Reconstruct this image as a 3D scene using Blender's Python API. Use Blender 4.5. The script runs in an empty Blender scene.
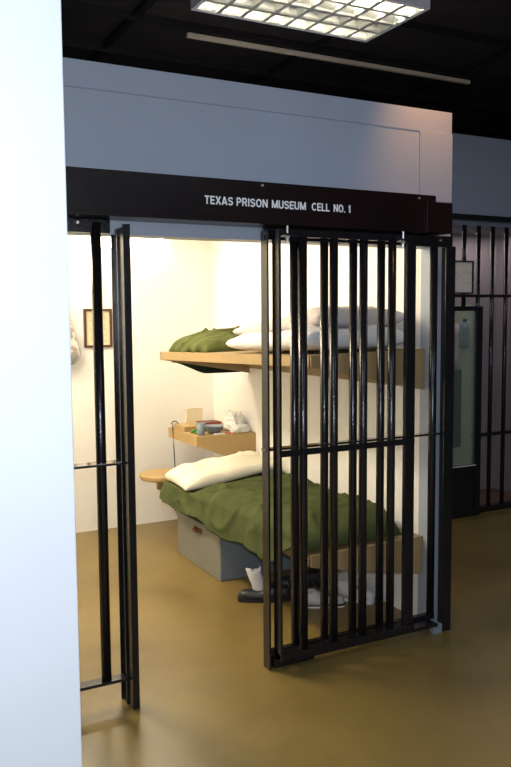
import bpy, bmesh, math, random
from mathutils import Vector, Matrix, noise, Euler
random.seed(4)
C = bpy.context.scene.collection
PI = math.pi
R = math.radians

# ------------------------------------------------------------------ materials
def new_mat(name):
    m = bpy.data.materials.new(name); m.use_nodes = True
    nt = m.node_tree
    return m, nt, nt.nodes['Principled BSDF']

def mat(name, col, rough=.6, metal=0., var=.0, vscale=6., bump=0., bscale=60., col2=None, coat=0., emis=None, estr=0., spec=.5, stretch=(1, 1, 1), detail=4.):
    m, nt, b = new_mat(name)
    b.inputs['Base Color'].default_value = (*col, 1)
    b.inputs['Roughness'].default_value = rough
    b.inputs['Metallic'].default_value = metal
    b.inputs['Coat Weight'].default_value = coat
    b.inputs['Specular IOR Level'].default_value = spec
    tc = nt.nodes.new('ShaderNodeTexCoord')
    mp = nt.nodes.new('ShaderNodeMapping'); mp.inputs['Scale'].default_value = stretch
    nt.links.new(tc.outputs['Object'], mp.inputs['Vector'])
    n = nt.nodes.new('ShaderNodeTexNoise'); n.inputs['Scale'].default_value = vscale; n.inputs['Detail'].default_value = detail
    nt.links.new(mp.outputs[0], n.inputs['Vector'])
    r = nt.nodes.new('ShaderNodeValToRGB')
    c2 = col2 if col2 else tuple(max(0, c * (1 - var)) for c in col)
    r.color_ramp.elements[0].color = (*c2, 1); r.color_ramp.elements[0].position = .35
    r.color_ramp.elements[1].color = (*col, 1); r.color_ramp.elements[1].position = .65
    nt.links.new(n.outputs['Fac'], r.inputs[0]); nt.links.new(r.outputs[0], b.inputs['Base Color'])
    if bump:
        n2 = nt.nodes.new('ShaderNodeTexNoise'); n2.inputs['Scale'].default_value = bscale; n2.inputs['Detail'].default_value = 3
        nt.links.new(tc.outputs['Object'], n2.inputs['Vector'])
        bp = nt.nodes.new('ShaderNodeBump'); bp.inputs['Strength'].default_value = bump; bp.inputs['Distance'].default_value = .004
        nt.links.new(n2.outputs['Fac'], bp.inputs['Height']); nt.links.new(bp.outputs[0], b.inputs['Normal'])
    if emis:
        b.inputs['Emission Color'].default_value = (*emis, 1); b.inputs['Emission Strength'].default_value = estr
    return m

M = {}
M['black'] = mat('black_gloss_paint', (.012, .011, .013), .19, var=.3, bump=.28, bscale=110, coat=.0, spec=.5)
M['blackrail'] = mat('smooth_black_enamel', (.02, .018, .016), .12, coat=1.)
M['header'] = mat('black_header_paint', (.013, .006, .006), .28, var=.5, vscale=3, bump=.15, bscale=30, coat=.0, spec=.35)
M['facade'] = mat('blue_grey_wall_paint', (.36, .41, .50), .42, var=.05, vscale=2.5, bump=.25, bscale=90)
M['nearwall'] = mat('white_wall_paint', (.74, .78, .84), .55, var=.03, vscale=3, bump=.15, bscale=80)
M['cellwall'] = mat('cream_cell_wall_paint', (.86, .84, .80), .5, var=.03, vscale=2, bump=.15, bscale=70)
M['farwall'] = mat('grey_far_wall_paint', (.27, .30, .38), .6, var=.06, vscale=2, bump=.1)
M['mauve'] = mat('mauve_grey_panel', (.27, .23, .24), .6, var=.15, vscale=3, stretch=(4, 4, .6))
M['tan'] = mat('tan_painted_plate', (.36, .25, .115), .5, var=.08, vscale=4, bump=.1, bscale=40)
M['desktan'] = mat('yellow_tan_board', (.43, .29, .12), .5, var=.08, vscale=6, bump=.1, bscale=40)
M['ceil'] = mat('black_ceiling_tile', (.014, .007, .007), .8, var=.4, vscale=5, bump=.2)
M['tee'] = mat('black_grid_metal', (.02, .016, .018), .35, metal=.3)
M['green'] = mat('olive_green_blanket', (.078, .098, .036), .95, var=.25, vscale=9, bump=.5, bscale=160, spec=.15)
M['green2'] = mat('light_olive_blanket', (.115, .132, .042), .95, var=.3, vscale=8, bump=.5, bscale=160, spec=.15)
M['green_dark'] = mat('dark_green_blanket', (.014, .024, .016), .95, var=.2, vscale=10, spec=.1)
M['cream'] = mat('cream_pillow_cotton', (.78, .73, .60), .9, var=.05, vscale=6, bump=.3, bscale=120, spec=.2)
M['sheet'] = mat('white_bed_linen', (.72, .71, .72), .9, var=.06, vscale=6, bump=.3, bscale=120, spec=.2)
M['ticking'] = mat('pinkish_grey_pillow', (.60, .55, .54), .9, var=.08, vscale=5, bump=.3, bscale=120, spec=.2)
M['steelbox'] = mat('grey_painted_box', (.215, .215, .19), .5, var=.1, vscale=4, bump=.1)
M['boxend'] = mat('blue_grey_box_end', (.20, .235, .27), .5, var=.1, vscale=4, bump=.1)
M['rust'] = mat('rusty_brown_metal', (.12, .045, .02), .6, var=.4, vscale=30)
M['shoe'] = mat('black_leather', (.02, .02, .024), .45, var=.3, vscale=20, bump=.2)
M['sole'] = mat('black_rubber', (.008, .008, .008), .7)
M['white'] = mat('white_cloth', (.75, .74, .72), .85, var=.08, vscale=20, bump=.3)
M['canvas'] = mat('off_white_sneaker_canvas', (.62, .60, .57), .8, var=.12, vscale=20)
M['maroon'] = mat('maroon_suede', (.09, .022, .02), .75, var=.3, vscale=30)
M['rubberw'] = mat('white_rubber', (.7, .7, .68), .5)
M['navy'] = mat('navy_patch', (.02, .03, .08), .6)
M['bolt'] = mat('bright_zinc_steel', (.75, .77, .8), .3, metal=.8)
M['woodframe'] = mat('dark_brown_frame_wood', (.09, .035, .015), .4, var=.3, vscale=20, stretch=(1, 1, 6))
M['paper'] = mat('cream_paper', (.72, .62, .42), .8, var=.04)
M['paperw'] = mat('pale_paper', (.85, .74, .64), .8, var=.04)
M['ink'] = mat('brown_ink', (.22, .17, .10), .9)
M['letter'] = mat('white_lettering_paint', (.85, .87, .9), .6)
M['cup'] = mat('blue_grey_plastic', (.20, .25, .30), .4)
M['redbook'] = mat('brown_red_cover', (.16, .035, .02), .6, var=.2, vscale=20)
M['darkbook'] = mat('dark_brown_cover', (.05, .025, .015), .6)
M['greenp'] = mat('bright_green_plastic', (.05, .25, .03), .45)
M['redp'] = mat('red_plastic', (.5, .08, .04), .5)
M['yellowcard'] = mat('pale_yellow_card', (.80, .70, .48), .8, var=.05)
M['cord'] = mat('black_cord', (.01, .015, .012), .6)
M['striptan'] = mat('beige_strip_metal', (.62, .50, .38), .5, var=.15, vscale=3)
M['whitemetal'] = mat('white_enamel_metal', (.62, .62, .68), .4)
M['panelgreen'] = mat('pale_green_panel', (.33, .38, .25), .55, var=.12, vscale=4)
M['blackmatte'] = mat('black_matte_panel', (.010, .008, .010), .5, var=.3, vscale=5)
M['drape'] = mat('blue_grey_cloth', (.17, .22, .24), .9, var=.2, vscale=8, stretch=(6, 1, .5))
M['pinkish'] = mat('pale_pink_cloth', (.38, .33, .31), .9, var=.1)
M['floor2'] = mat('brown_display_floor', (.10, .055, .03), .5, var=.2)
M['tube'] = mat('lit_fluorescent_tube', (1, 1, 1), .5, emis=(1, .96, .86), estr=32)
M['refl'] = mat('white_reflector', (.80, .78, .70), .35)
M['louvre'] = mat('parabolic_aluminium', (.70, .69, .62), .28, metal=.6)
M['warmdiff'] = mat('lit_warm_diffuser', (1, .9, .7), .5, emis=(1, .80, .50), estr=5)
M['hotdiff'] = mat('lit_wall_lamp_diffuser', (1, .95, .85), .5, emis=(1, .93, .78), estr=9)

def concrete():
    m, nt, b = new_mat('stained_concrete_floor')
    tc = nt.nodes.new('ShaderNodeTexCoord')
    def nz(s, d, dist=0):
        n = nt.nodes.new('ShaderNodeTexNoise'); n.inputs['Scale'].default_value = s; n.inputs['Detail'].default_value = d
        n.inputs['Distortion'].default_value = dist
        nt.links.new(tc.outputs['Object'], n.inputs['Vector']); return n
    a = nz(1.6, 4, 0); c = nz(7, 5, 0)
    r = nt.nodes.new('ShaderNodeValToRGB')
    e = r.color_ramp.elements
    e[0].position = .25; e[0].color = (.155, .108, .031, 1)
    e[1].position = .78; e[1].color = (.250, .176, .052, 1)
    nt.links.new(a.outputs['Fac'], r.inputs[0])
    r2 = nt.nodes.new('ShaderNodeValToRGB')
    r2.color_ramp.elements[0].position = .3; r2.color_ramp.elements[0].color = (.80, .80, .81, 1)
    r2.color_ramp.elements[1].position = .62; r2.color_ramp.elements[1].color = (1, 1, 1, 1)
    nt.links.new(c.outputs['Fac'], r2.inputs[0])
    mx = nt.nodes.new('ShaderNodeMix'); mx.data_type = 'RGBA'; mx.blend_type = 'MULTIPLY'; mx.inputs[0].default_value = .6
    nt.links.new(r.outputs[0], mx.inputs[6]); nt.links.new(r2.outputs[0], mx.inputs[7])
    nt.links.new(mx.outputs[2], b.inputs['Base Color'])
    rr = nt.nodes.new('ShaderNodeMapRange'); rr.inputs[3].default_value = .26; rr.inputs[4].default_value = .38
    nt.links.new(a.outputs['Fac'], rr.inputs[0]); nt.links.new(rr.outputs[0], b.inputs['Roughness'])
    n3 = nz(3, 1)
    bp = nt.nodes.new('ShaderNodeBump'); bp.inputs['Strength'].default_value = .02; bp.inputs['Distance'].default_value = .02
    nt.links.new(n3.outputs['Fac'], bp.inputs['Height']); nt.links.new(bp.outputs[0], b.inputs['Normal'])
    b.inputs['Specular IOR Level'].default_value = .45
    return m
M['floor'] = concrete()

def glassmat(name, col, alpha, rough=.05):
    m, nt, b = new_mat(name)
    b.inputs['Base Color'].default_value = (*col, 1); b.inputs['Roughness'].default_value = rough
    b.inputs['Alpha'].default_value = alpha
    return m
M['glass'] = glassmat('greenish_glass', (.5, .6, .5), .10)
M['plasticbag'] = glassmat('thin_white_plastic', (.85, .82, .76), .86, .35)

def bagmat():
    m, nt, b = new_mat('speckled_paper_in_clear_bag')
    tc = nt.nodes.new('ShaderNodeTexCoord'); v = nt.nodes.new('ShaderNodeTexVoronoi'); v.inputs['Scale'].default_value = 38
    nt.links.new(tc.outputs['Object'], v.inputs['Vector'])
    r = nt.nodes.new('ShaderNodeValToRGB'); e = r.color_ramp.elements
    e[0].position = 0; e[0].color = (.25, .29, .31, 1); e[1].position = 1; e[1].color = (.55, .54, .50, 1)
    x = e.new(.55); x.color = (.34, .24, .18, 1); x = e.new(.62); x.color = (.50, .50, .48, 1)
    sp = nt.nodes.new('ShaderNodeSeparateColor'); nt.links.new(v.outputs['Color'], sp.inputs[0])
    nt.links.new(sp.outputs[0], r.inputs[0]); nt.links.new(r.outputs[0], b.inputs['Base Color'])
    b.inputs['Roughness'].default_value = .35
    return m
M['bag'] = bagmat()

# ------------------------------------------------------------------ mesh helpers
class MB:
    def __init__(s): s.bm = bmesh.new()
    def box(s, x0, x1, y0, y1, z0, z1):
        v = [s.bm.verts.new(p) for p in ((x0,y0,z0),(x1,y0,z0),(x1,y1,z0),(x0,y1,z0),(x0,y0,z1),(x1,y0,z1),(x1,y1,z1),(x0,y1,z1))]
        for f in ((3,2,1,0),(4,5,6,7),(0,1,5,4),(1,2,6,5),(2,3,7,6),(3,0,4,7)): s.bm.faces.new([v[i] for i in f])
        return s
    def prism(s, pts, axis, a, b):
        """polygon pts in the two other axes, extruded along axis from a to b"""
        def mk(p, t):
            if axis == 'x': return (t, p[0], p[1])
            if axis == 'y': return (p[0], t, p[1])
            return (p[0], p[1], t)
        A = [s.bm.verts.new(mk(p, a)) for p in pts]; B = [s.bm.verts.new(mk(p, b)) for p in pts]
        n = len(pts)
        s.bm.faces.new(A); s.bm.faces.new(B[::-1])
        for i in range(n): s.bm.faces.new((A[i], B[i], B[(i+1) % n], A[(i+1) % n]))
        bmesh.ops.recalc_face_normals(s.bm, faces=s.bm.faces[:])
        return s
    def tube(s, pts, r, seg=12, cap=True):
        rings = []
        P = [Vector(p) for p in pts]
        rr = r if isinstance(r, (list, tuple)) else [r] * len(P)
        for i, p in enumerate(P):
            d = (P[min(i+1, len(P)-1)] - P[max(i-1, 0)]).normalized()
            a = d.cross(Vector((0, 0, 1)))
            if a.length < .1: a = d.cross(Vector((0, 1, 0)))
            a.normalize(); b = d.cross(a).normalized()
            rings.append([s.bm.verts.new(p + (a * math.cos(2*PI*k/seg) + b * math.sin(2*PI*k/seg)) * rr[i]) for k in range(seg)])
        for A, B in zip(rings, rings[1:]):
            for k in range(seg): s.bm.faces.new((A[k], A[(k+1) % seg], B[(k+1) % seg], B[k]))
        if cap:
            s.bm.faces.new(rings[0][::-1]); s.bm.faces.new(rings[-1])
        bmesh.ops.recalc_face_normals(s.bm, faces=s.bm.faces[:])
        return s
    def lathe(s, prof, c, seg=32):
        rings = []
        for r, z in prof:
            rings.append([s.bm.verts.new((c[0] + max(r, .0005)*math.cos(2*PI*k/seg), c[1] + max(r, .0005)*math.sin(2*PI*k/seg), c[2] + z)) for k in range(seg)])
        for A, B in zip(rings, rings[1:]):
            for k in range(seg): s.bm.faces.new((A[k], A[(k+1) % seg], B[(k+1) % seg], B[k]))
        s.bm.faces.new(rings[0][::-1]); s.bm.faces.new(rings[-1])
        bmesh.ops.recalc_face_normals(s.bm, faces=s.bm.faces[:])
        return s
    def grid(s, fn, nu, nv):
        V = [[s.bm.verts.new(fn(i/nu, j/nv)) for j in range(nv+1)] for i in range(nu+1)]
        for i in range(nu):
            for j in range(nv): s.bm.faces.new((V[i][j], V[i+1][j], V[i+1][j+1], V[i][j+1]))
        return s
    def build(s, name, m, parent=None, smooth=False, bevel=0, at=None, fixn=False):
        if fixn: bmesh.ops.recalc_face_normals(s.bm, faces=s.bm.faces[:])
        if at is None and parent is None:
            xs = [v.co for v in s.bm.verts]
            at = Vector(((min(v.x for v in xs)+max(v.x for v in xs))/2, (min(v.y for v in xs)+max(v.y for v in xs))/2, min(v.z for v in xs)))
        if parent is not None: at = Vector(parent_world(parent))
        at = Vector(at)
        bmesh.ops.translate(s.bm, verts=s.bm.verts[:], vec=-at)
        me = bpy.data.meshes.new(name); s.bm.to_mesh(me); s.bm.free()
        me.materials.append(M[m] if isinstance(m, str) else m)
        if smooth:
            for p in me.polygons: p.use_smooth = True
        o = bpy.data.objects.new(name, me); C.objects.link(o)
        if parent is not None: o.parent = parent
        else: o.location = at
        if bevel:
            b = o.modifiers.new('bevel', 'BEVEL'); b.width = bevel; b.segments = 2; b.limit_method = 'ANGLE'
        return o

def parent_world(p):
    v = Vector(p.location)
    while p.parent: p = p.parent; v += p.location
    return v

def thing(name, label, cat, loc, group=None):
    o = bpy.data.objects.new(name, None); o.empty_display_size = .05; C.objects.link(o)
    o.location = loc
    return tag(o, label, cat, group)
def tag(o, label, cat, group=None):
    o['label'] = label; o['category'] = cat
    if group: o['group'] = group
    return o
def struct(mb, name, m, **k):
    o = mb.build(name, m, **k)
    o['kind'] = 'structure'
    return o

# ------------------------------------------------------------------ the setting
YW = 3.0          # front face of the cell block
XR = 2.55         # inner right wall of the cell
YB = 5.55         # inner back wall
ZC = 3.30         # black ceiling
struct(MB().box(-2.6, 8.0, -2.5, 8.0, -.1, 0), 'floor', 'floor')
struct(MB().box(-2.6, 8.0, -2.5, 8.0, ZC, ZC+.1), 'ceiling', 'ceil')
# ceiling grid: wide black channels with thin tee bars
g = MB()
for k in range(-9, 9):
    y = 4.55 + .61*k
    if y < 7.8 and y > -2.3:
        g.box(-2.55, 7.95, y-.012, y+.012, ZC-.02, ZC)
        g.box(-2.55, 7.95, y-.004, y+.004, ZC-.045, ZC-.02)
for k in range(-3, 6):
    x = 1.62 + 1.22*k
    if x > -2.5 and x < 7.9:
        g.box(x-.02, x+.02, -2.45, 7.95, ZC-.03, ZC)
struct(g, 'trim_1', 'tee')
# outer walls of the hall
struct(MB().box(-2.7, -2.6, -2.5, 8.0, 0, ZC), 'wall_left', 'nearwall')
struct(MB().box(8.0, 8.1, -2.5, 8.0, 0, ZC), 'wall_right', 'farwall')
struct(MB().box(-2.6, 8.0, -2.6, -2.5, 0, ZC), 'wall_rear', 'farwall')
struct(MB().box(-2.6, 8.0, 7.9, 8.0, 0, ZC), 'wall_far', 'ceil')
# white partition close to the camera on the left
struct(MB().box(-2.6, .4975, 1.90, 2.02, 0, ZC), 'wall_near', 'nearwall', bevel=.003)
# cell block front: wall above and to the left of the opening, right jamb
f = MB()
f.box(-2.6, 2.646, YW, YW+.10, 1.862, 2.50)
f.box(XR, 2.646, YW, YW+.10, 0, 1.862)
f.box(-2.6, .40, YW, YW+.10, 0, 1.862)
struct(f, 'wall_front', 'facade')
struct(MB().box(-2.6, 2.45, YW-.0025, YW+.002, 2.396, 2.4005), 'trim_2', 'farwall')
struct(MB().box(2.45, 2.646, YW-.006, YW+.002, 2.08, 2.396), 'trim_3', 'facade')
struct(MB().box(XR, 2.646, YW+.10, YB+.1, 0, 2.47), 'wall_cell_right', 'cellwall')
struct(MB().box(.40, XR, YB, YB+.10, 0, 2.47), 'wall_cell_back', 'cellwall')
struct(MB().box(.30, .40, YW+.10, YB+.10, 0, 2.47), 'wall_cell_left', 'cellwall')
struct(MB().box(.40, XR, YW+.10, YB, 2.37, 2.47), 'ceiling_cell', 'cellwall')

# ------------------------------------------------------------------ header over the bars
hd = thing('track_header', 'long black steel header box with white lettering above the cell bars', 'header', (1.4, 2.95, 1.90))
h = MB(); h.box(.30, 2.445, 2.87, YW, 1.915, 2.083)
h.build('housing', 'header', hd, bevel=.003)
h = MB(); h.box(2.38, 2.53, 2.855, YW-.0, 1.915, 2.052)
h.build('end_cover', 'header', hd, bevel=.003)
h = MB(); h.box(.30, 2.53, 2.862, 2.872, 1.915, 1.932)
h.build('bottom_lip', 'header', hd, bevel=.001)
def arc(cx, cz, rx, rz, a0, a1, n=10):
    return [(cx+rx*math.cos(R(a0+(a1-a0)*k/n)), cz+rz*math.sin(R(a0+(a1-a0)*k/n))) for k in range(n+1)]
# plain bold sans capitals as strokes in a box of width w and height 1
GL = {
 'T': (.62, [[(0, .92), (.62, .92)], [(.31, .92), (.31, 0)]]),
 'E': (.54, [[(.08, 0), (.08, 1)], [(.08, .92), (.54, .92)], [(.08, .51), (.50, .51)], [(.08, .08), (.54, .08)]]),
 'X': (.66, [[(.06, 0), (.60, 1)], [(.06, 1), (.60, 0)]]),
 'A': (.70, [[(.06, 0), (.35, 1)], [(.35, 1), (.64, 0)], [(.16, .28), (.54, .28)]]),
 'S': (.62, [[(.55, .74)] + arc(.31, .72, .23, .20, 30, 180, 8) + arc(.31, .70, .23, .19, 190, 255, 4) + arc(.31, .29, .24, .21, 80, -90, 9) + arc(.31, .28, .24, .20, -90, -165, 5)]),
 'P': (.60, [[(.08, 0), (.08, 1)], [(.08, .92), (.32, .92)] + arc(.32, .69, .21, .23, 90, -90) + [(.08, .46)]]),
 'R': (.64, [[(.08, 0), (.08, 1)], [(.08, .92), (.34, .92)] + arc(.34, .70, .20, .22, 90, -90) + [(.08, .48)], [(.38, .48), (.56, 0)]]),
 'I': (.18, [[(.09, 0), (.09, 1)]]),
 'O': (.74, [arc(.37, .5, .29, .43, 0, 360, 20)]),
 'N': (.66, [[(.08, 0), (.08, 1)], [(.08, .95), (.58, .05)], [(.58, 0), (.58, 1)]]),
 'M': (.80, [[(.08, 0), (.08, 1)], [(.08, .98), (.40, .05)], [(.40, .05), (.72, .98)], [(.72, 0), (.72, 1)]]),
 'U': (.66, [[(.08, 1), (.08, .32)] + arc(.33, .32, .25, .25, 180, 360) + [(.58, 1)]]),
 'C': (.68, [arc(.36, .5, .28, .43, 42, 318, 16)]),
 'L': (.52, [[(.08, 0), (.08, 1)], [(.08, .08), (.52, .08)]]),
 '.': (.18, [[(.09, 0), (.09, .17)]]),
 '1': (.40, [[(.25, 0), (.25, 1)], [(.25, .84), (.06, .72)]]),
 ' ': (.05, []),
}
def ribbon(mb, pts, hw, x0, z, yf, yb):
    """flat stroke with mitred joints, one continuous strip"""
    P = [Vector(p) for p in pts]; n = len(P); closed = (P[0]-P[-1]).length < 1e-6
    if closed: P = P[:-1]; n -= 1
    F, B = [], []
    for i in range(n):
        a = P[i-1] if (i > 0 or closed) else None; b = P[(i+1) % n] if (i < n-1 or closed) else None
        d1 = (P[i]-a).normalized() if a is not None else None; d2 = (b-P[i]).normalized() if b is not None else None
        if d1 is None: d1 = d2
        if d2 is None: d2 = d1
        nn = Vector((-(d1.y+d2.y), d1.x+d2.x))
        nn = nn.normalized() if nn.length > 1e-6 else Vector((-d1.y, d1.x))
        m = hw/max(.55, nn.dot(Vector((-d1.y, d1.x))))
        L_, R_ = P[i]+nn*m, P[i]-nn*m
        F.append([mb.bm.verts.new((x0+q.x, yf, z+q.y)) for q in (L_, R_)])
        B.append([mb.bm.verts.new((x0+q.x, yb, z+q.y)) for q in (L_, R_)])
    for i in range(n if closed else n-1):
        j = (i+1) % n
        mb.bm.faces.new((F[i][1], F[j][1], F[j][0], F[i][0]))
        mb.bm.faces.new((F[i][0], F[j][0], B[j][0], B[i][0]))
        mb.bm.faces.new((F[j][1], F[i][1], B[i][1], B[j][1]))
def txt(word, x0, x1, z, h=.032):
    gap = .11
    tot = sum(GL[c][0] for c in word) + gap*(len(word)-1)
    k = (x1-x0)/tot; mb = MB(); x = 0
    for ch in word:
        wd, strokes = GL[ch]
        for n, st_ in enumerate(strokes):
            ribbon(mb, [((x+a[0])*k, a[1]*h) for a in st_], .088*h, x0, z, 2.8685-.0002*n, 2.8702)
        x += wd + gap
    mb.build('lettering', 'letter', hd)
for word, a, b in (('TEXAS', 1.290, 1.413), ('PRISON', 1.429, 1.569), ('MUSEUM', 1.589, 1.750), ('CELL', 1.779, 1.867), ('NO.', 1.888, 1.946), ('1', 1.962, 1.975)):
    txt(word, a, b, 1.981)
for x, z in ((1.545, 2.068), (2.345, 2.066)):
    MB().tube(((x, 2.871, z), (x, 2.864, z)), .005, 10).build('bolt', 'bolt', hd)

# ------------------------------------------------------------------ fixed grilles
YG = 2.972
def bar(parent, x, y, z0, z1, r=.0190, name='bar', m='black'):
    return MB().tube(((x, y, z0), (x, y, z1)), r, 14).build(name, m, parent, smooth=True)
def flat(parent, name, x0, x1, y0, y1, z0, z1, m='black', bevel=.0015):
    return MB().box(x0, x1, y0, y1, z0, z1).build(name, m, parent, bevel=bevel)

lg = thing('barred_grille', 'fixed black barred grille left of the open cell doorway', 'barred grille', (.70, YG, 0))
flat(lg, 'top_plate', .41, .938, 2.962, 2.982, 1.862, 1.9135)
for x in (.572, .726, .884): bar(lg, x, YG, .112, 1.90, .020)
flat(lg, 'mid_rail', .41, .962, 2.935, 3.0, .974, .984, m='blackrail')
flat(lg, 'bottom_rail', .41, .962, 2.945, 2.998, .100, .112)
# channel post with two flanges
j = MB()
j.box(.967, .975, 2.903, 3.006, 0, 1.882)
j.box(.966, .994, 2.895, 2.903, 0, 1.892)
j.box(.955, .992, 3.006, 3.012, 0, 1.888)
j.box(.959, .967, 2.950, 2.956, 0, 1.876)
j.build('post', 'black', lg, bevel=.001)
MB().tube(((.812, 2.962, 1.897), (.812, 2.955, 1.897)), .006, 10).build('bolt', 'letter', lg)

rg = thing('barred_grille', 'fixed black barred grille behind the slid-open door, right of the doorway', 'barred grille', (2.08, YG, 0))
flat(rg, 'top_plate', 1.596, 2.622, 2.956, 2.968, 1.862, 1.9135)
for k in range(6): bar(rg, 1.759 + .1545*k, YG+.011, .075, 1.90)
pl = MB(); pl.box(1.603, 1.612, 2.940, 2.995, 0.0, 1.90); pl.box(1.612, 1.632, 2.987, 2.995, .0, 1.90)
pl.build('post', 'black', rg, bevel=.001)
pr = MB(); pr.box(2.545, 2.602, 2.912, 2.920, 0, 1.862); pr.box(2.590, 2.598, 2.92, 2.997, 0, 1.862)
pr.build('post', 'black', rg, bevel=.001)
flat(rg, 'mid_rail', 1.60, 2.59, 2.955, 2.998, .965, .975, m='blackrail')
flat(rg, 'bottom_rail', 1.612, 2.545, 2.966, 2.996, .048, .076)
for x in (1.68, 2.545): MB().tube(((x, 2.956, 1.893), (x, 2.949, 1.893)), .005, 10).build('bolt', 'bolt', rg)

# ------------------------------------------------------------------ sliding door
YD = 2.905
sd = thing('sliding_cell_door', 'black barred sliding cell door slid open to the right', 'sliding door', (1.98, YD, .03))
flat(sd, 'stile', 1.627, 1.639, YD-.022, YD+.036, .052, 1.872)
flat(sd, 'stile', 2.300, 2.352, YD-.012, YD+.012, .062, 1.880)
for k in range(4): bar(sd, 1.756 + .1565*k, YD, .06, 1.872, .0190)
flat(sd, 'top_rail', 1.627, 2.352, YD-.020, YD+.024, 1.872, 1.902)
mr = flat(sd, 'mid_rail', 1.635, 2.345, YD-.022, YD-.012, .948, .976)
for x in (1.751, 1.9085, 2.066, 2.2235):
    MB().tube(((x, YD-.022, .962), (x, YD-.028, .962)), .006, 6).build('bolt', 'black', mr)
flat(sd, 'bottom_rail', 1.627, 2.352, YD-.026, YD+.026, .061, .088)
for x in (1.662, 2.258):
    a = MB().tube(((x, YD-.035, 1.845), (x, YD-.035, 1.914)), .005, 10).build('hanger_bolt', 'bolt', sd)
    MB().tube(((x, YD-.035, 1.861), (x, YD-.035, 1.873)), .010, 6).build('nut', 'bolt', a)
    flat(sd, 'bracket', x-.022, x+.022, YD-.045, YD-.018, 1.873, 1.882)
rb = MB()
for x in (2.128, 2.293):
    MB().tube(((x, YD-.026, .082), (x, YD-.036, .082)), .013, 8).build('bolt', 'black', sd)

ft = thing('floor_guide', 'black steel floor guide channel under the sliding door', 'floor guide', (2.05, 2.90, 0))
MB().box(1.632, 1.838, 2.950, 3.02, 0, .043).build('shoe', 'black', ft, bevel=.002)
MB().box(1.70, 2.50, 2.885, 2.960, .046, .060).build('track', 'black', ft, bevel=.002)
MB().box(2.49, 2.543, 2.905, 2.935, 0, .045).build('end_plate', 'boxend', ft, bevel=.002)

# ------------------------------------------------------------------ bunks
def bunk(label, z_o, z_w, z_low, drop=0.):
    """plate cantilevered off the right wall, with a wedge-shaped panel at each end"""
    x0, x1, y0, y1 = 1.893, XR, 3.07, 4.955
    b = thing('wall_bunk', label, 'bunk', (2.3, 4.0, z_o))
    th = .052
    p = MB()
    V = [(x0+.013,y0+.013,z_o),(x1,y0+.013,z_w),(x1,y1-.013,z_w-drop),(x0+.013,y1-.013,z_o-drop)]
    tp = [p.bm.verts.new(v) for v in V]; bt = [p.bm.verts.new((v[0], v[1], v[2]-.02)) for v in V]
    p.bm.faces.new(tp); p.bm.faces.new(bt[::-1])
    for i in range(4): p.bm.faces.new((tp[i], bt[i], bt[(i+1)%4], tp[(i+1)%4]))
    p.build('plate', 'tan', b, fixn=True)
    e = MB()   # outer long edge
    for dx in (0,):
        P = [(x0, y0, z_o), (x0, y1, z_o-drop), (x0, y1, z_o-drop-th), (x0, y0, z_o-th)]
        A = [e.bm.verts.new(v) for v in P]; B = [e.bm.verts.new((v[0]+.012, v[1], v[2])) for v in P]
        e.bm.faces.new(A); e.bm.faces.new(B[::-1])
        for i in range(4): e.bm.faces.new((A[i], B[i], B[(i+1)%4], A[(i+1)%4]))
    e.build('side_board', 'tan', b, fixn=True)
    MB().prism([(x0, z_o+.002), (x1, z_w+.002), (x1, z_low), (x0, z_o-th)], 'y', y0-.006, y0+.012).build('end_panel', 'tan', b)
    MB().prism([(x0, z_o-drop), (x1, z_w-drop), (x1, z_low-drop*.6), (x0, z_o-th-drop)], 'y', y1-.012, y1).build('end_panel', 'tan', b)
    MB().box(x1-.03, x1, y0+.012, y1-.012, z_low+.06-drop, z_w-.022-drop).build('wall_cleat', 'tan', b)
    return b
bunk('upper tan steel bunk fixed to the right cell wall, carrying white bedding', 1.361, 1.376, 1.174, .052)
bunk('lower tan steel bunk above the grey box, made up with a green blanket', .432, .438, .243)

# ------------------------------------------------------------------ soft goods
def fbm(p, o=4):
    return noise.fractal(Vector(p), 1.0, 2.0, o, noise_basis='PERLIN_ORIGINAL')
def ridged(x):  # soft creases
    return 1 - abs(noise.noise(Vector(x)))*2.6
def sstep(a, b, x):
    t = max(0, min(1, (x-a)/(b-a))); return t*t*(3-2*t)

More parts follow.
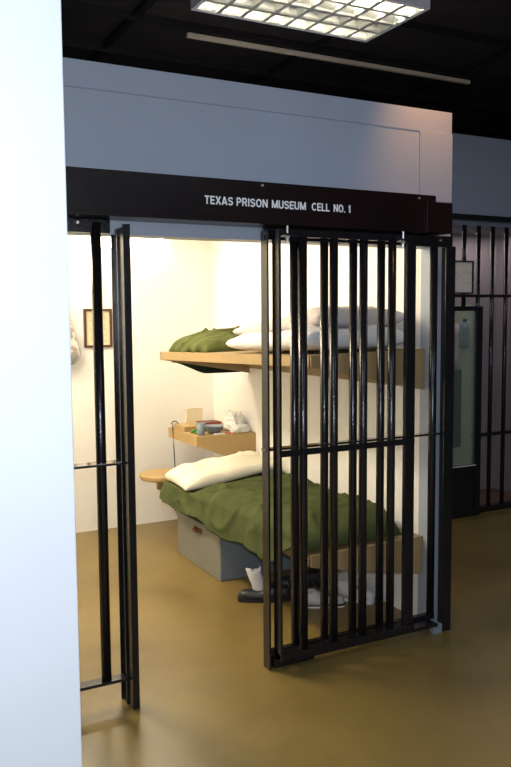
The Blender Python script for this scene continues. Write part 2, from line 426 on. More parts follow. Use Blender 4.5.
# lower mattress (mostly under the blanket) and blanket
mt = MB().box(1.93, 2.40, 3.20, 4.40, .440, .478).build('mattress', 'sheet', bevel=.015)
tag(mt, 'thin mattress on the lower bunk beneath the green blanket', 'mattress')
def blanket_pt(u, v):
    y = 3.095 + v*(4.86-3.095)
    # cross profile from hanging hem (u=0) over the edge to the wall side (u=1)
    hem = .330 + .012*math.sin(y*9) + .13*(1-sstep(3.15, 3.40, y)) + .02*fbm((y*2.5, 3, 1)) + .03*sstep(4.5,4.86,y)
    top = .535-.055*sstep(3.3,4.6,y)
    xr = 2.50 - .06*(1-sstep(3.1, 3.5, y))
    if u < .22:
        t = u/.22
        x = 1.862 + .006*t; z = hem + (top-.05-hem)*t
        w = 1-t
        x += -.018*w + .02*noise.noise(Vector((y*7, z*3, 2)))*(.3+w)
    elif u < .34:
        a = (u-.22)/.12*PI/2
        x = 1.868 + .05*(1-math.cos(a)); z = top-.05+.05*math.sin(a)
    elif u < .9:
        t = (u-.34)/.56
        x = 1.918 + (xr-.05-1.918)*t; z = top + (.02+.03*sstep(3.3,4.6,y))*math.sin(t*PI*.62)
    else:
        a = (u-.9)/.1*PI/2
        x = xr-.05+.05*math.sin(a); z = top+(.02+.03*sstep(3.3,4.6,y))*.93-.09*(1-math.cos(a))
    # front end rounds down to the panel
    e = max(0, 1-(y-3.095)/.16)
    z -= (max(z-.445, 0))*(1-math.sqrt(max(0, 1-e*e)))*1.0
    if u > .3: z += .02*(1-e)*(1-sstep(4.2, 4.5, y))*fbm((x*2.2, y*2.2, 7))
    # creases running across
    q = Vector((x*3.0+y*2.2, y*3.8-x*2.2, z*3))
    cr = max(0, ridged(q))**3*.028 + max(0, ridged(Vector((x*5+y*3, y*7-x*3, z*5))))**3*.012
    amp = (1-e)*(1 if u > .3 else .7)
    if u > .28: z += cr*amp*(1-sstep(4.25, 4.5, y)) - .03*sstep(4.3, 4.5, y)
    else: x -= cr*amp*.9
    if z < .452 and x > 1.88: z = .452
    return (x, y, z)
bl = MB().grid(blanket_pt, 70, 130).build('blanket', 'green', smooth=True, fixn=True)
s = bl.modifiers.new('thick', 'SOLIDIFY'); s.thickness = .006; s.offset = 1
tag(bl, 'olive green wool blanket spread over the lower bunk', 'blanket')

def pillow(name, m, label, cat, c, L, W, H, rot=(0,0,0), seed=0, pinch=.06, wr=.012, group=None, skew=0., n=44, flatbot=.35):
    """cushion with pinched corners and soft creases; L along local x, W local y"""
    mb = MB()
    E3 = Euler(rot).to_matrix()
    def pt(u, v, side):
        a, b = u*2-1, v*2-1
        x = a*L/2*(1-pinch*(1-abs(b)**1.5)) ; y = b*W/2*(1-pinch*(1-abs(a)**1.5))
        th = (max(0, 1-abs(a)**4.2)*max(0, 1-abs(b)**4.2))**.42
        hgt = H*th*(.5 if side > 0 else -.5*flatbot)
        crease = (max(0, ridged(Vector((x*5+seed, y*8+x*3, side))))**3*wr + fbm((x*4+seed, y*4, side*2), 3)*wr*1.6)*(th**.5)
        hgt += crease*side*(1 if side > 0 else .2)
        hgt += skew*a
        return E3 @ Vector((x, y, hgt)) + Vector(c)
    for side in (1, -1):
        mb.grid(lambda u, v: pt(u, v, side), n, int(n*.8))
    bmesh.ops.remove_doubles(mb.bm, verts=mb.bm.verts[:], dist=.0006)
    o = mb.build(name, m, smooth=True, fixn=True)
    return tag(o, label, cat, group)

pillow('pillow', 'cream', 'cream white pillow on the green blanket at the head of the lower bunk', 'pillow', (2.185, 4.65, .532), .66, .44, .125, rot=(R(0), R(-9), R(-4)), seed=3, pinch=.035, flatbot=.6)

# upper bunk bedding (plate falls slightly towards the back)
def fold_pillow(name, m, label, cat, x0, x1, y0, y1, zf, H0, seed, taper=0., wr=.012, sl=.0):
    """long cushion lying along the bunk; front at y0"""
    mb = MB()
    def pt(u, v, side):
        a, b = u*2-1, v*2-1
        x = (x0+x1)/2 + a*(x1-x0)/2*(1-.03*(1-abs(b)**2)); y = y0 + v*(y1-y0) + .02*fbm((x*3, v*3, seed))
        th = (max(0, 1-abs(a)**5)*max(0, 1-abs(b)**9))**.38
        H = H0*(1-taper*v)
        base = zf - sl*v
        z = base + (H*.5*th if side > 0 else -H*.5*th) + H*.5
        cr = max(0, ridged(Vector((x*6+seed, y*3+x*4, side))))**3*wr + fbm((x*4, y*3.2, seed), 3)*wr*1.5
        if side > 0: z += cr*th
        return (x, y, z)
    for side in (1, -1): mb.grid(lambda u, v: pt(u, v, side), 36, 60)
    bmesh.ops.remove_doubles(mb.bm, verts=mb.bm.verts[:], dist=.0006)
    return tag(mb.build(name, m, smooth=True, fixn=True), label, cat)
fold_pillow('bedding_bundle', 'sheet', 'white folded bedding lying directly on the upper bunk', 'bedding', 1.905, 2.51, 3.115, 3.99, 1.379, .115, 5, taper=.25, wr=.016, sl=.032)
fold_pillow('pillow', 'ticking', 'greyish white long pillow lying on top of the white bedding of the upper bunk', 'pillow', 2.00, 2.53, 3.17, 4.10, 1.484, .105, 11, taper=.35, wr=.010, sl=.065)

def crumple(u, v):
    a, b = u*2-1, v*2-1
    x = 2.20 + a*.285*(1-.05*abs(b)**3); y = 4.60 + b*.325*(1-.06*abs(a)**2)
    th = (max(0, 1-abs(a)**3)*max(0, 1-abs(b)**4))**.42
    z = 1.328 - .02*v + th*(.115 + .03*fbm((x*3, y*3, 3)))
    z += th*(max(0, ridged(Vector((x*4+y*7, y*10-x*2, .4))))**2*.018 + .022*(.5-abs(math.sin(x*16+y*13+2.2*noise.noise(Vector((x*5, y*5, 1)))))))
    fo = abs(math.sin(y*24 + z*30 + 2.5*noise.noise(Vector((x*3, y*6, z*9)))))
    if a < 0: x += (fo-.4)*.028*(min(1, -a*1.6))*sstep(0, .35, 1-abs(b))
    z += th*.010*fo
    return (x, y, z)
b2 = MB().grid(crumple, 80, 110).build('blanket', 'green2', smooth=True, fixn=True)
s = b2.modifiers.new('thick', 'SOLIDIFY'); s.thickness = .004; s.offset = -1
tag(b2, 'crumpled olive green blanket at the far end of the upper bunk', 'blanket')
def drp(u, v):   # fold of a dark blanket that hangs behind the far end of the bunk
    x = 1.985 + u*.52
    bot = 1.235 - .085*sstep(0, .5, u)
    z = 1.33 + (bot-1.33)*v
    y = 4.965 + .012*math.sin(u*14)*v + .006 + .012*v
    return (x, y, z)
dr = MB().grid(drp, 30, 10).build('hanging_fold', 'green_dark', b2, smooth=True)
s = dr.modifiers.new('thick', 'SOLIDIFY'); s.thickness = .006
dr['label'] = 'dark green fold hanging below the far end of the bunk'

# ------------------------------------------------------------------ box under the lower bunk
bx = thing('storage_box', 'grey steel storage box on the floor under the lower bunk', 'storage box', (2.18, 4.42, 0))
MB().box(1.912, 2.44, 4.100, 4.750, 0, .255).build('body', 'steelbox', bx, bevel=.004)
MB().box(1.908, 2.445, 4.095, 4.755, .255, .285).build('lid', 'steelbox', bx, bevel=.004)
o = MB().box(1.916, 2.436, 4.096, 4.100, .004, .252).build('end_panel', 'boxend', bx); o['label'] = 'blue-grey end panel of the box'
hn = MB(); hn.tube([(1.905, 4.45, .238), (1.888, 4.44, .232), (1.885, 4.41, .229), (1.888, 4.38, .230), (1.905, 4.37, .236)], .006, 8)
hn.box(1.903, 1.912, 4.36, 4.46, .222, .248)
hn.build('handle', 'rust', bx, smooth=False)

# ------------------------------------------------------------------ footwear
def shoe_mesh(L, W, H, open_back, rows=26):
    """returns upper mesh function: toe at +x, closed shape, ankle opening at the back"""
    def f(u, v):
        t = u  # 0 heel .. 1 toe
        ang = v*PI
        w = W/2*(.72 + .28*math.sin(min(1, t*1.15)*PI*.9))
        if t > .8: w *= math.sqrt(max(0, 1-((t-.8)/.2)**2))*.92+.08
        if t < .1: w *= math.sqrt(max(0, 1-((.1-t)/.1)**2))*.7+.3
        top = H*(1-.52*sstep(.28, .62, t)) * (1 if t > .03 else .9)
        if t > .85: top *= 1-.55*((t-.85)/.15)**2
        y = w*math.cos(ang); z = top*math.sin(ang)**.55
        return Vector((t*L-L/2, y, .018+z))
    return f
def place(mb, loc, rz, tilt=(0,0)):
    Mx = Matrix.Translation(Vector(loc)) @ Matrix.Rotation(rz, 4, 'Z') @ Matrix.Rotation(tilt[0], 4, 'X') @ Matrix.Rotation(tilt[1], 4, 'Y')
    bmesh.ops.transform(mb.bm, matrix=Mx, verts=mb.bm.verts[:])
    return mb
def sole_mb(L, W, h, z0=0.):
    mb = MB(); n = 28; pts = []
    for k in range(n):
        a = 2*PI*k/n; cx = math.cos(a); sy = math.sin(a)
        t = (cx+1)/2
        w = W/2*(.80+.22*t)
        pts.append((L/2*math.copysign(abs(cx)**.8, cx), w*math.copysign(abs(sy)**.6, sy)))
    mb.prism(pts, 'z', z0, z0+h); return mb
def shoe(name, label, cat, loc, rz, L, W, H, mu, ms, group=None, toe=None, stripe=None, lace=None, tongue=None):
    t = thing(name, label, cat, loc, group)
    place(sole_mb(L, W, .024), loc, rz).build('sole', ms, t)
    f = shoe_mesh(L*.97, W*.94, H, .4)
    u = MB().grid(f, 26, 16)
    # ankle opening: drop the top faces near the heel
    dele = [fc for fc in u.bm.faces if fc.calc_center_median().x < -L*.10 and fc.calc_center_median().x > -L*.44 and fc.calc_center_median().z > H*.93]
    bmesh.ops.delete(u.bm, geom=dele, context='FACES')
    uo = place(u, loc, rz).build('upper', mu, t, smooth=True, fixn=True)
    s = uo.modifiers.new('thick', 'SOLIDIFY'); s.thickness = .004; s.offset = 0
    if toe:
        m2 = MB().grid(lambda a, b: f(.80+.2*a, b)*1.0 + Vector((.003, 0, .002)), 8, 16)
        place(m2, loc, rz).build('toe_cap', toe, t, smooth=True, fixn=True)
    if stripe:
        place(sole_mb(L*1.012, W*1.02, .013, .009), loc, rz).build('sole_stripe', stripe, t)
    if lace:
        lm = MB()
        for k in range(5):
            x = L*(.02+.05*k); p0 = f((x+L/2)/L, .36); p1 = f((x+L/2)/L+.02, .64)
            lm.tube((p0+Vector((0, 0, .003)), (p0+p1)/2+Vector((0, 0, .006)), p1+Vector((0, 0, .003))), .0028, 6)
        place(lm, loc, rz).build('laces', lace, t, smooth=True)
    if tongue:
        tm = MB().grid(lambda a, b: Vector((L*(-.06-.07*a), (b-.5)*W*.42*(1-.2*a), H*(.88+.48*a)+.02)), 6, 6)
        to = place(tm, loc, rz).build('tongue', tongue, t, smooth=True, fixn=True)
        s = to.modifiers.new('thick', 'SOLIDIFY'); s.thickness = .006
    return t
ra = math.atan2(-.465, .885)
shoe('black_shoe', 'black leather shoe lying toe left beside the grey box, with a white sock in it', 'shoe', (1.995, 3.715, 0), ra+PI, .29, .10, .085, 'shoe', 'sole', lace='shoe')
shoe('black_shoe', 'second black leather shoe, further right behind the door bars and under the bunk', 'shoe', (2.25, 3.80, 0), ra+PI+.15, .28, .10, .10, 'shoe', 'sole', lace='shoe')
def sock(u, v):
    a = u*2*PI; t = v
    cx, cy = 1.965 - .025*t, 3.72 + .01*t
    rx = .033 + .008*t + .003*math.sin(3*a+t*5); ry = .022 + .007*t
    return (cx + rx*math.cos(a)*.885 + ry*math.sin(a)*.465, cy - rx*math.cos(a)*.465 + ry*math.sin(a)*.885, .060 + .115*t + .008*math.sin(a*2+1)*t + .016*noise.noise(Vector((math.cos(a)*2, math.sin(a)*2, t*2)))*t)
so = MB().grid(sock, 24, 12).build('sock', 'white', smooth=True, fixn=True)
s = so.modifiers.new('thick', 'SOLIDIFY'); s.thickness = .004
tag(so, 'white sock standing up out of the left black shoe', 'sock')
shoe('sneaker', 'off-white sneaker with maroon laces, tongue and sole stripe under the lower bunk', 'sneaker', (2.215, 3.50, 0), ra, .27, .095, .085, 'canvas', 'rubberw', stripe='maroon', lace='maroon', tongue='maroon')
shoe('sneaker', 'white high sneaker nearest the right cell wall', 'sneaker', (2.415, 3.50, 0), ra-.55, .27, .095, .11, 'canvas', 'rubberw', toe='rubberw', lace='navy', tongue='canvas')

# ------------------------------------------------------------------ desk, stool and what lies on the desk
dk = thing('wall_desk', 'small tan wall-mounted desk shelf in the back corner of the cell', 'desk', (2.34, 5.1, .735))
MB().box(2.115, XR, 4.865, 5.40, .713, .735).build('top', 'desktan', dk, bevel=.002)
MB().prism([(2.115, .734), (XR, .730), (XR, .495), (2.115, .668)], 'y', 4.853, 4.865).build('front_panel', 'desktan', dk)
MB().prism([(2.115, .712), (XR, .712), (XR, .527), (2.115, .668)], 'y', 5.36, 5.37).build('back_panel', 'desktan', dk)
MB().box(2.103, 2.115, 4.853, 5.37, .668, .737).build('side_board', 'desktan', dk, bevel=.001)

st = thing('wall_stool', 'round tan stool seat on a wall bracket behind the pillow', 'stool', (1.97, 5.14, .30))
MB().lathe([(.13, 0), (.155, .006), (.16, .02), (.16, .036), (.152, .044), (.10, .046)], (1.965, 5.14, .415), 40).build('seat', 'desktan', st, smooth=False, bevel=.003)
MB().prism([(1.925, .414), (XR, .414), (XR, .25), (1.985, .335), (1.925, .345)], 'y', 5.12, 5.16).build('bracket', 'desktan', st)

# tray/box at the outer back corner
bxx = MB().box(2.125, 2.235, 5.12, 5.33, .735, .770).build('wooden_tray', 'desktan', bevel=.003)
tag(bxx, 'flat tan wooden block at the outer edge of the desk', 'tray')
cd = MB().prism([(2.20, .735), (2.42, .735), (2.43, .87), (2.37, .882), (2.22, .876)], 'y', 5.465, 5.472)
cdm = MB().prism([(2.225, .735), (2.355, .735), (2.362, .868), (2.30, .874), (2.232, .868)], 'y', 5.335, 5.347).build('card', 'yellowcard')
cd.bm.free()
tag(cdm, 'pale yellow card standing upright at the back of the desk', 'card')
# cup
cp = MB().lathe([(.022, 0), (.025, .004), (.032, .085), (.030, .085), (.022, .008)], (2.160, 4.915, .735), 28).build('cup', 'cup', smooth=True)
tag(cp, 'blue-grey plastic cup at the front left of the desk', 'cup')
bw = MB().lathe([(.04, 0), (.045, .004), (.066, .05), (.070, .053), (.064, .052), (.042, .010), (.01, .008)], (2.282, 4.965, .735), 30).build('bowl', 'cup', smooth=True)
tag(bw, 'blue-grey plastic bowl beside the cup on the desk', 'bowl')
bk = thing('book', 'brown-red book, upper of the two stacked behind the bowl', 'book', (2.36, 5.13, .768))
MB().box(2.245, 2.395, 5.07, 5.20, .768, .772).build('cover', 'redbook', bk)
MB().box(2.245, 2.395, 5.07, 5.20, .790, .794).build('cover', 'redbook', bk)
MB().box(2.247, 2.391, 5.073, 5.197, .772, .790).build('pages', 'redp', bk)
bk = thing('book', 'dark brown thick book, lower of the two stacked behind the bowl', 'book', (2.36, 5.13, .735))
MB().box(2.235, 2.400, 5.06, 5.21, .735, .739).build('cover', 'darkbook', bk)
MB().box(2.235, 2.400, 5.06, 5.21, .764, .768).build('cover', 'darkbook', bk)
MB().box(2.237, 2.396, 5.063, 5.207, .739, .764).build('pages', 'redbook', bk)
gp = MB(); gp.tube([(2.125, 5.00, .747), (2.16, 5.02, .752), (2.21, 5.06, .747)], [.008, .012, .008], 10); gp.tube([(2.15, 4.99, .744), (2.19, 4.985, .746)], .009, 8)
tag(gp.build('green_tube', 'greenp', smooth=True), 'small bright green tube lying on the desk behind the cup', 'tube')
tag(MB().box(2.335, 2.405, 4.885, 4.925, .735, .741).build('red_packet', 'redp', bevel=.001), 'small flat red packet at the front edge of the desk', 'packet')
tag(MB().box(2.245, 2.325, 4.872, 4.895, .735, .744).build('toothbrush_case', 'rubberw', bevel=.002), 'small pale flat case on the desk before the bowl', 'case')
def crumpled(name, c, r, seed, label, cat, m='plasticbag', sub=5):
    mb = MB(); bmesh.ops.create_icosphere(mb.bm, subdivisions=sub, radius=1)
    for v in mb.bm.verts:
        p = v.co.copy()
        k = 1 + .22*fbm((p.x*1.6+seed, p.y*1.6, p.z*1.6), 3) + .16*(max(0, ridged(p*2.4+Vector((seed, 0, 0))))**2-.4)
        q = Vector((p.x*r[0], p.y*r[1], p.z*r[2]))*k
        if p.z < -.35: q.z = -.45*r[2] + (q.z+.45*r[2])*.1
        v.co = q + Vector(c)
    mz = min(v.co.z for v in mb.bm.verts)
    for v in mb.bm.verts: v.co.z += .736-mz
    return tag(mb.build(name, m, smooth=True), label, cat)
crumpled('plastic_bag', (2.468, 5.03, .8), (.070, .09, .095), 2.0, 'puffed pale plastic bag standing on the desk against the wall', 'bag')
crumpled('plastic_bag', (2.455, 4.905, .77), (.075, .030, .038), 9.0, 'small crumpled white plastic bag at the front right of the desk', 'bag', m='white')
# black cord hanging off the desk
tag(MB().tube([(2.085, 5.27, .775), (2.10, 5.27, .792), (2.125, 5.28, .793), (2.145, 5.28, .776)] , .004, 8).build('cord_loop', 'cord', smooth=True), 'short black cord loop resting over the outer edge of the desk', 'cord')
tag(MB().tube([(2.096, 5.27, .77), (2.095, 5.265, .735), (2.096, 5.25, .60), (2.100, 5.245, .46), (2.104, 5.25, .36)], .004, 8).build('cord', 'cord', smooth=True), 'thin black cord hanging down from the left edge of the desk', 'cord')
tag(MB().tube([(2.42, 5.41, .70), (2.421, 5.42, .60), (2.40, 5.43, .47), (2.36, 5.44, .40)], .0035, 8).build('cord', 'rubberw', smooth=True), 'thin white cord hanging below the desk', 'cord')

# ------------------------------------------------------------------ framed document, bag, lamps in the cell
pf = thing('picture_frame', 'dark brown framed document on the back wall of the cell', 'framed document', (1.648, YB, 1.462))
fx0, fx1, fz0, fz1 = 1.546, 1.750, 1.326, 1.600
fr = MB(); w = .016
fr.box(fx0, fx1, YB-.022, YB, fz0, fz0+w); fr.box(fx0, fx1, YB-.022, YB, fz1-w, fz1)
fr.box(fx0, fx0+w, YB-.022, YB, fz0+w, fz1-w); fr.box(fx1-w, fx1, YB-.022, YB, fz0+w, fz1-w)
fr.build('frame', 'woodframe', pf)
MB().box(fx0+w, fx1-w, YB-.008, YB-.002, fz0+w, fz1-w).build('paper', 'paper', pf)
tx = MB()
for k in range(13):
    z = fz1-.058-.0145*k; a = random.uniform(.0, .012); b_ = random.uniform(0, .03)
    tx.box(fx0+.042+a, fx1-.042-b_, YB-.0088, YB-.008, z, z+.0035)
tx.box(fx0+.055, fx1-.055, YB-.0088, YB-.008, fz1-.044, fz1-.037)
tx.build('text_lines', 'ink', pf)

bg = thing('hanging_bag', 'speckled white bag hanging on the back wall at the left of the cell', 'bag', (1.40, 5.47, 1.20))
def hb(u, v):
    a = u*2*PI; t = v
    rx = .112*(1-(1-min(1, t*5))**2)**.5 * (1-.80*sstep(.12, 1, t)); ry = rx*.45
    k = 1 + .10*noise.noise(Vector((math.cos(a)*1.5, math.sin(a)*1.5, t*5)))
    return (1.376 + rx*k*math.cos(a) + .02*(1-t), 5.47 + ry*k*math.sin(a), 1.20 + .47*t)
mbg = MB().grid(hb, 32, 24); bmesh.ops.remove_doubles(mbg.bm, verts=mbg.bm.verts[:], dist=.0008)
mbg.build('sack', 'bag', bg, smooth=True, fixn=True)
MB().tube([(1.40, 5.47, 1.66), (1.40, 5.50, 1.74), (1.40, 5.53, 1.76)], .006, 8).build('tie', 'white', bg)
MB().tube([(1.40, YB, 1.75), (1.40, 5.515, 1.75), (1.40, 5.50, 1.765)], .005, 8).build('hook', 'bolt', bg)

wl = thing('wall_light', 'long glowing wall light high on the back wall of the cell', 'wall light', (1.70, YB, 2.04))
MB().box(1.27, 2.135, 5.44, YB, 2.115, 2.17).build('housing', 'whitemetal', wl, bevel=.003)
MB().prism([(YB, 2.035), (YB, 2.115), (5.44, 2.115), (5.46, 2.035)], 'x', 1.275, 2.125).build('diffuser', 'hotdiff', wl)
cl = thing('cell_lamp', 'ceiling lamp with warm diffuser inside the cell', 'ceiling lamp', (.75, 4.25, 2.325))
MB().box(.47, 1.03, 3.55, 4.95, 2.345, 2.3695).build('housing', 'whitemetal', cl, bevel=.003)
MB().box(.49, 1.01, 3.57, 4.93, 2.325, 2.345).build('diffuser', 'warmdiff', cl)

# ------------------------------------------------------------------ ceiling fixtures
FX0, FX1, FY0, FY1, FZ = 1.785, 2.945, 3.525, 4.120, 3.20
def fixture(label, dx=0, dy=0, full=True):
    x0, x1, y0, y1 = FX0+dx, FX1+dx, FY0+dy, FY1+dy
    L = thing('fluorescent_ceiling_light', label, 'ceiling light', ((x0+x1)/2, (y0+y1)/2, FZ))
    b = MB(); t = .012
    b.box(x0, x1, y0, y0+t, FZ, ZC-.005); b.box(x0, x1, y1-t, y1, FZ, ZC-.005)
    b.box(x0, x0+t, y0+t, y1-t, FZ, ZC-.005); b.box(x1-t, x1, y0+t, y1-t, FZ, ZC-.005)
    b.box(x0+t, x1-t, y0+t, y1-t, ZC-.02, ZC-.005)
    b.build('housing', 'whitemetal', L, bevel=.001)
    MB().box(x0+t, x1-t, y0+t, y1-t, ZC-.025, ZC-.02).build('reflector', 'refl', L)
    n = 8; m_ = 4
    g = MB()
    W, D = x1-x0-2*t, y1-y0-2*t
    zt = FZ+.066
    for i in range(n+1):
        x = x0+t+W*i/n
        hw = .012
        g.prism([(x-hw, FZ+.002), (x+hw, FZ+.002), (x+.004, FZ+.02), (x+.0012, zt), (x-.0012, zt), (x-.004, FZ+.02)], 'y', y0+t, y1-t)
    for k in range(m_+1):
        y = y0+t+D*k/m_
        hw = .012
        g.prism([(y-hw, FZ+.0025), (y+hw, FZ+.0025), (y+.004, FZ+.02), (y+.0012, zt), (y-.0012, zt), (y-.004, FZ+.02)], 'x', x0+t, x1-t)
    g.build('louvre', 'louvre', L)
    for k in range(3):
        y = y0 + (y1-y0)*(k+.5)/3
        MB().tube(((x0+.03, y, FZ+.079), (x1-.03, y, FZ+.079)), .010, 10).build('tube', 'tube', L, smooth=True)
    return L
fixture('lit fluorescent ceiling fixture with silver grid louvre above the cell')
sf = thing('strip_fixture', 'long narrow beige strip fixture on the black ceiling behind the bright light', 'strip fixture', (3.1, 4.6, 3.24))
MB().box(1.975, 4.23, 4.60, 4.632, 3.236, 3.262).build('strip', 'striptan', sf, bevel=.003)
MB().box(2.05, 2.10, 4.60, 4.63, 3.262, ZC).build('bracket', 'tee', sf)
MB().box(4.15, 4.20, 4.60, 4.63, 3.262, ZC).build('bracket', 'tee', sf)

# ------------------------------------------------------------------ second cell block at the right
Y2 = 4.60
struct(MB().box(2.75, 8.0, 4.66, 4.76, 2.215, 2.882), 'wall_display_front', 'farwall')
struct(MB().box(2.75, 8.0, 5.14, 5.24, 0, 2.205), 'wall_display_back', 'mauve')
struct(MB().box(2.75, 8.0, 4.62, 5.14, 0, .012), 'floor_display', 'floor2')
struct(MB().box(2.75, 8.0, 4.76, 5.24, 2.205, 2.25), 'ceiling_display', 'farwall')
dg_ = MB().box(5.06, 5.11, 4.98, 5.14, .012, 2.205); struct(dg_, 'trim_4', 'mauve')
g2 = thing('barred_grille', 'tall black barred grille of the neighbouring cell at the far right', 'barred grille', (4.5, Y2, 0))
flat(g2, 'top_rail', 3.3, 6.2, Y2-.03, Y2+.03, 2.238, 2.282)
flat(g2, 'cross_rail', 3.3, 6.2, Y2-.02, Y2+.02, 1.668, 1.690)
flat(g2, 'cross_rail', 4.31, 6.2, Y2-.02, Y2+.02, .598, .620)
flat(g2, 'bottom_rail', 3.3, 6.2, Y2-.03, Y2+.03, 0, .045)
for k in range(-5, 14):
    x = 4.335 + .1425*k
    if x < 6.15: bar(g2, x, Y2, (1.60 if 3.6 < x < 4.30 else .045), 2.205, .0165)
d2 = thing('glazed_door', 'black framed door with greenish glass in the far right grille', 'door', (4.0, Y2, 0))
YP = Y2-.032
fm = MB(); dx0, dx1 = 3.62, 4.318
fm.box(dx0, dx0+.05, YP-.045, YP-.005, .0, 1.60); fm.box(dx1-.05, dx1, YP-.045, YP-.005, .0, 1.60)
fm.box(dx0+.05, dx1-.05, YP-.045, YP-.005, 1.565, 1.60); fm.box(dx0+.05, dx1-.05, YP-.045, YP-.005, 0, .045); fm.box(dx0+.05, dx1-.05, YP-.045, YP-.005, .36, .395)
fm.build('frame', 'black', d2, bevel=.002)
MB().box(dx0+.05, dx1-.05, YP-.028, YP-.020, .045, .36).build('lower_panel', 'blackmatte', d2)
MB().box(dx0+.05, dx1-.05, YP-.028, YP-.022, .395, 1.565).build('glass', 'glass', d2)
MB().box(dx0+.05, dx1-.05, YP-.047, YP-.044, .392, .398).build('sill_strip', 'paperw', d2)
bp_ = tag(MB().box(3.66, 4.72, 5.07, 5.09, .012, 1.62).build('display_panel', 'panelgreen', at=(4.25, 5.08, .012)), 'pale green panel behind the glass of the far right door', 'panel')
tag(MB().box(4.25, 4.60, 5.055, 5.07, .429, 1.082).build('dark_board', 'blackmatte'), 'dark upright board behind the glass of the far right door', 'board')
def dc(u, v):
    x = 4.565 + u*.10; return (x, 5.05+.01*math.sin(u*18), 1.257+v*.21+.008*math.sin(u*7))
o = MB().grid(dc, 24, 4).build('hanging_cloth', 'drape', smooth=True); s = o.modifiers.new('t', 'SOLIDIFY'); s.thickness = .004
tag(o, 'blue-grey cloth hanging behind the glass of the far right door', 'cloth')
o = MB().grid(lambda u, v: (4.462 + u*.095, 5.05+.008*math.sin(u*12), 1.09+v*.375), 16, 4).build('hanging_cloth', 'pinkish', smooth=True); s = o.modifiers.new('t', 'SOLIDIFY'); s.thickness = .004
tag(o, 'pale pinkish cloth hanging beside the blue-grey cloth behind the far right glass', 'cloth')
pg_ = MB().tube([(4.63, 5.07, 1.49), (4.63, 5.045, 1.49)], .014, 12).build('peg', 'blackmatte', bpy.data.objects['display_panel'])
nf = thing('notice_frame', 'framed pale notice hanging on the far right bars above the glazed door', 'framed notice', (4.14, Y2-.03, 1.70))
nx0, nx1, nz0, nz1 = 3.985, 4.250, 1.692, 1.938; w = .012; ya, yb = Y2-.045, Y2-.022
fr = MB(); fr.box(nx0, nx1, ya, yb, nz0, nz0+w); fr.box(nx0, nx1, ya, yb, nz1-w, nz1); fr.box(nx0, nx0+w, ya, yb, nz0+w, nz1-w); fr.box(nx1-w, nx1, ya, yb, nz0+w, nz1-w)
fr.build('frame', 'blackmatte', nf)
MB().box(nx0+w, nx1-w, ya+.008, yb, nz0+w, nz1-w).build('paper', 'paperw', nf)
ar = MB()
for a0, a1, cx, cz, r in ((.3, 2.6, 4.19, 1.82, .045), (3.6, 5.6, 4.19, 1.80, .04), (.2, 2.4, 4.09, 1.80, .05)):
    ar.tube([(cx+r*math.cos(a0+(a1-a0)*k/8), ya+.0085, cz+r*math.sin(a0+(a1-a0)*k/8)*.8) for k in range(9)], .0012, 5)
ar.build('drawing', 'ink', nf)

# ------------------------------------------------------------------ lights
def area(name, loc, rot, sx, sy, power, col):
    l = bpy.data.lights.new(name, 'AREA'); l.shape = 'RECTANGLE'; l.size = sx; l.size_y = sy; l.energy = power; l.color = col
    o = bpy.data.objects.new(name, l); C.objects.link(o); o.location = loc; o.rotation_euler = rot; return o
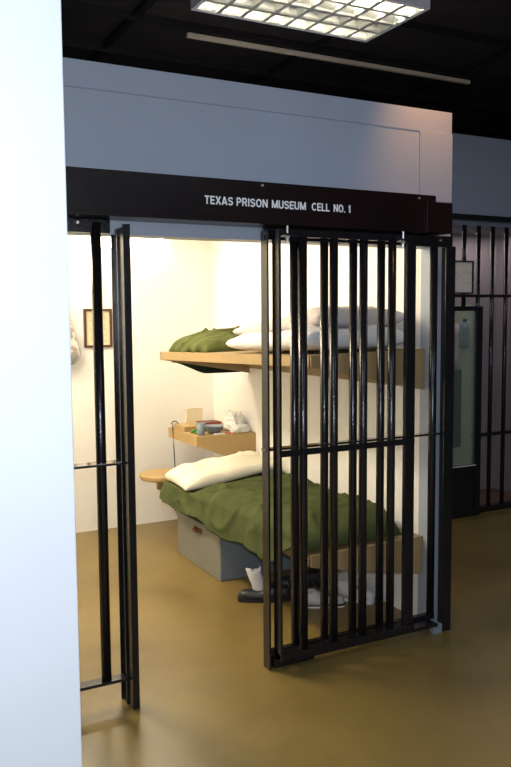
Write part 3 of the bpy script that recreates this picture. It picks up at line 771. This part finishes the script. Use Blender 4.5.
# the fixture's own tubes (area just below the louvre), the hall lights behind the camera, the cell lamps
area('hall_light', (2.38, 3.85, 3.19), (0, 0, 0), 1.15, .58, 7, (.88, .93, 1))
area('hall_light_behind', (-.7, .75, 3.2), (0, 0, 0), 1.2, .6, 48, (.80, .88, 1))
area('rear_fill', (.6, -2.35, 1.9), (R(90), 0, 0), 2.4, 1.6, 35, (.76, .86, 1))  # added fill behind the camera, brightens upright faces; no window there
area('hall_light_side', (2.4, -.4, 3.2), (0, 0, 0), 1.2, .6, 14, (.80, .88, 1))
area('cell_light', (.75, 4.25, 2.32), (0, R(-25), 0), .5, 1.3, 80, (1, .86, .63))
area('cell_wall_light', (1.70, 5.43, 2.07), (R(-70), 0, 0), .8, .08, 15, (1, .86, .62))
fl = area('camera_flash', (.02, .03, 1.63), (R(85), 0, R(-27.7)), .05, .03, 34, (.86, .92, 1))
area('display_fill', (4.9, 4.90, 2.19), (0, 0, 0), 2.4, .12, 7, (1, .88, .88))  # added fill so things behind the far glass show; no lamp built
area('hall_light_far', (5.2, 2.6, 3.2), (0, 0, 0), 1.2, .6, 8, (.85, .9, 1))
sp = bpy.data.lights.new('warm_spot', 'SPOT'); sp.energy = 40; sp.color = (1, .46, .18); sp.spot_size = R(60); sp.spot_blend = 1; sp.shadow_soft_size = .05
so_ = bpy.data.objects.new('warm_spot', sp); C.objects.link(so_); so_.location = (2.50, 2.72, 3.02)
so_.rotation_euler = (Vector((2.50, 3.0, 2.50)) - so_.location).to_track_quat('-Z', 'Y').to_euler()

w = bpy.data.worlds.new('world'); bpy.context.scene.world = w; w.use_nodes = True
w.node_tree.nodes['Background'].inputs[0].default_value = (.5, .6, .8, 1); w.node_tree.nodes['Background'].inputs[1].default_value = .0

# ------------------------------------------------------------------ camera
yaw, pit, rol = R(27.717), R(4.952), R(-.446)
fv = Vector((math.sin(yaw)*math.cos(pit), math.cos(yaw)*math.cos(pit), -math.sin(pit)))
rv = Vector((math.cos(yaw), -math.sin(yaw), 0)); uv = rv.cross(fv)
r2 = rv*math.cos(rol) + uv*math.sin(rol); u2 = uv*math.cos(rol) - rv*math.sin(rol)
cam = bpy.data.cameras.new('camera'); co = bpy.data.objects.new('camera', cam); C.objects.link(co)
m4 = Matrix((r2, u2, -fv)).transposed().to_4x4(); m4.translation = Vector((0, 0, 1.55)); co.matrix_world = m4
cam.sensor_fit = 'VERTICAL'; cam.sensor_height = 36; cam.lens = 36*795.08/767; cam.clip_start = .05
sc = bpy.context.scene; sc.camera = co
sc.view_settings.view_transform = 'Standard'; sc.view_settings.look = 'None'; sc.view_settings.gamma = 1
sc.view_settings.use_curve_mapping = False; sc.view_settings.exposure = 0.0
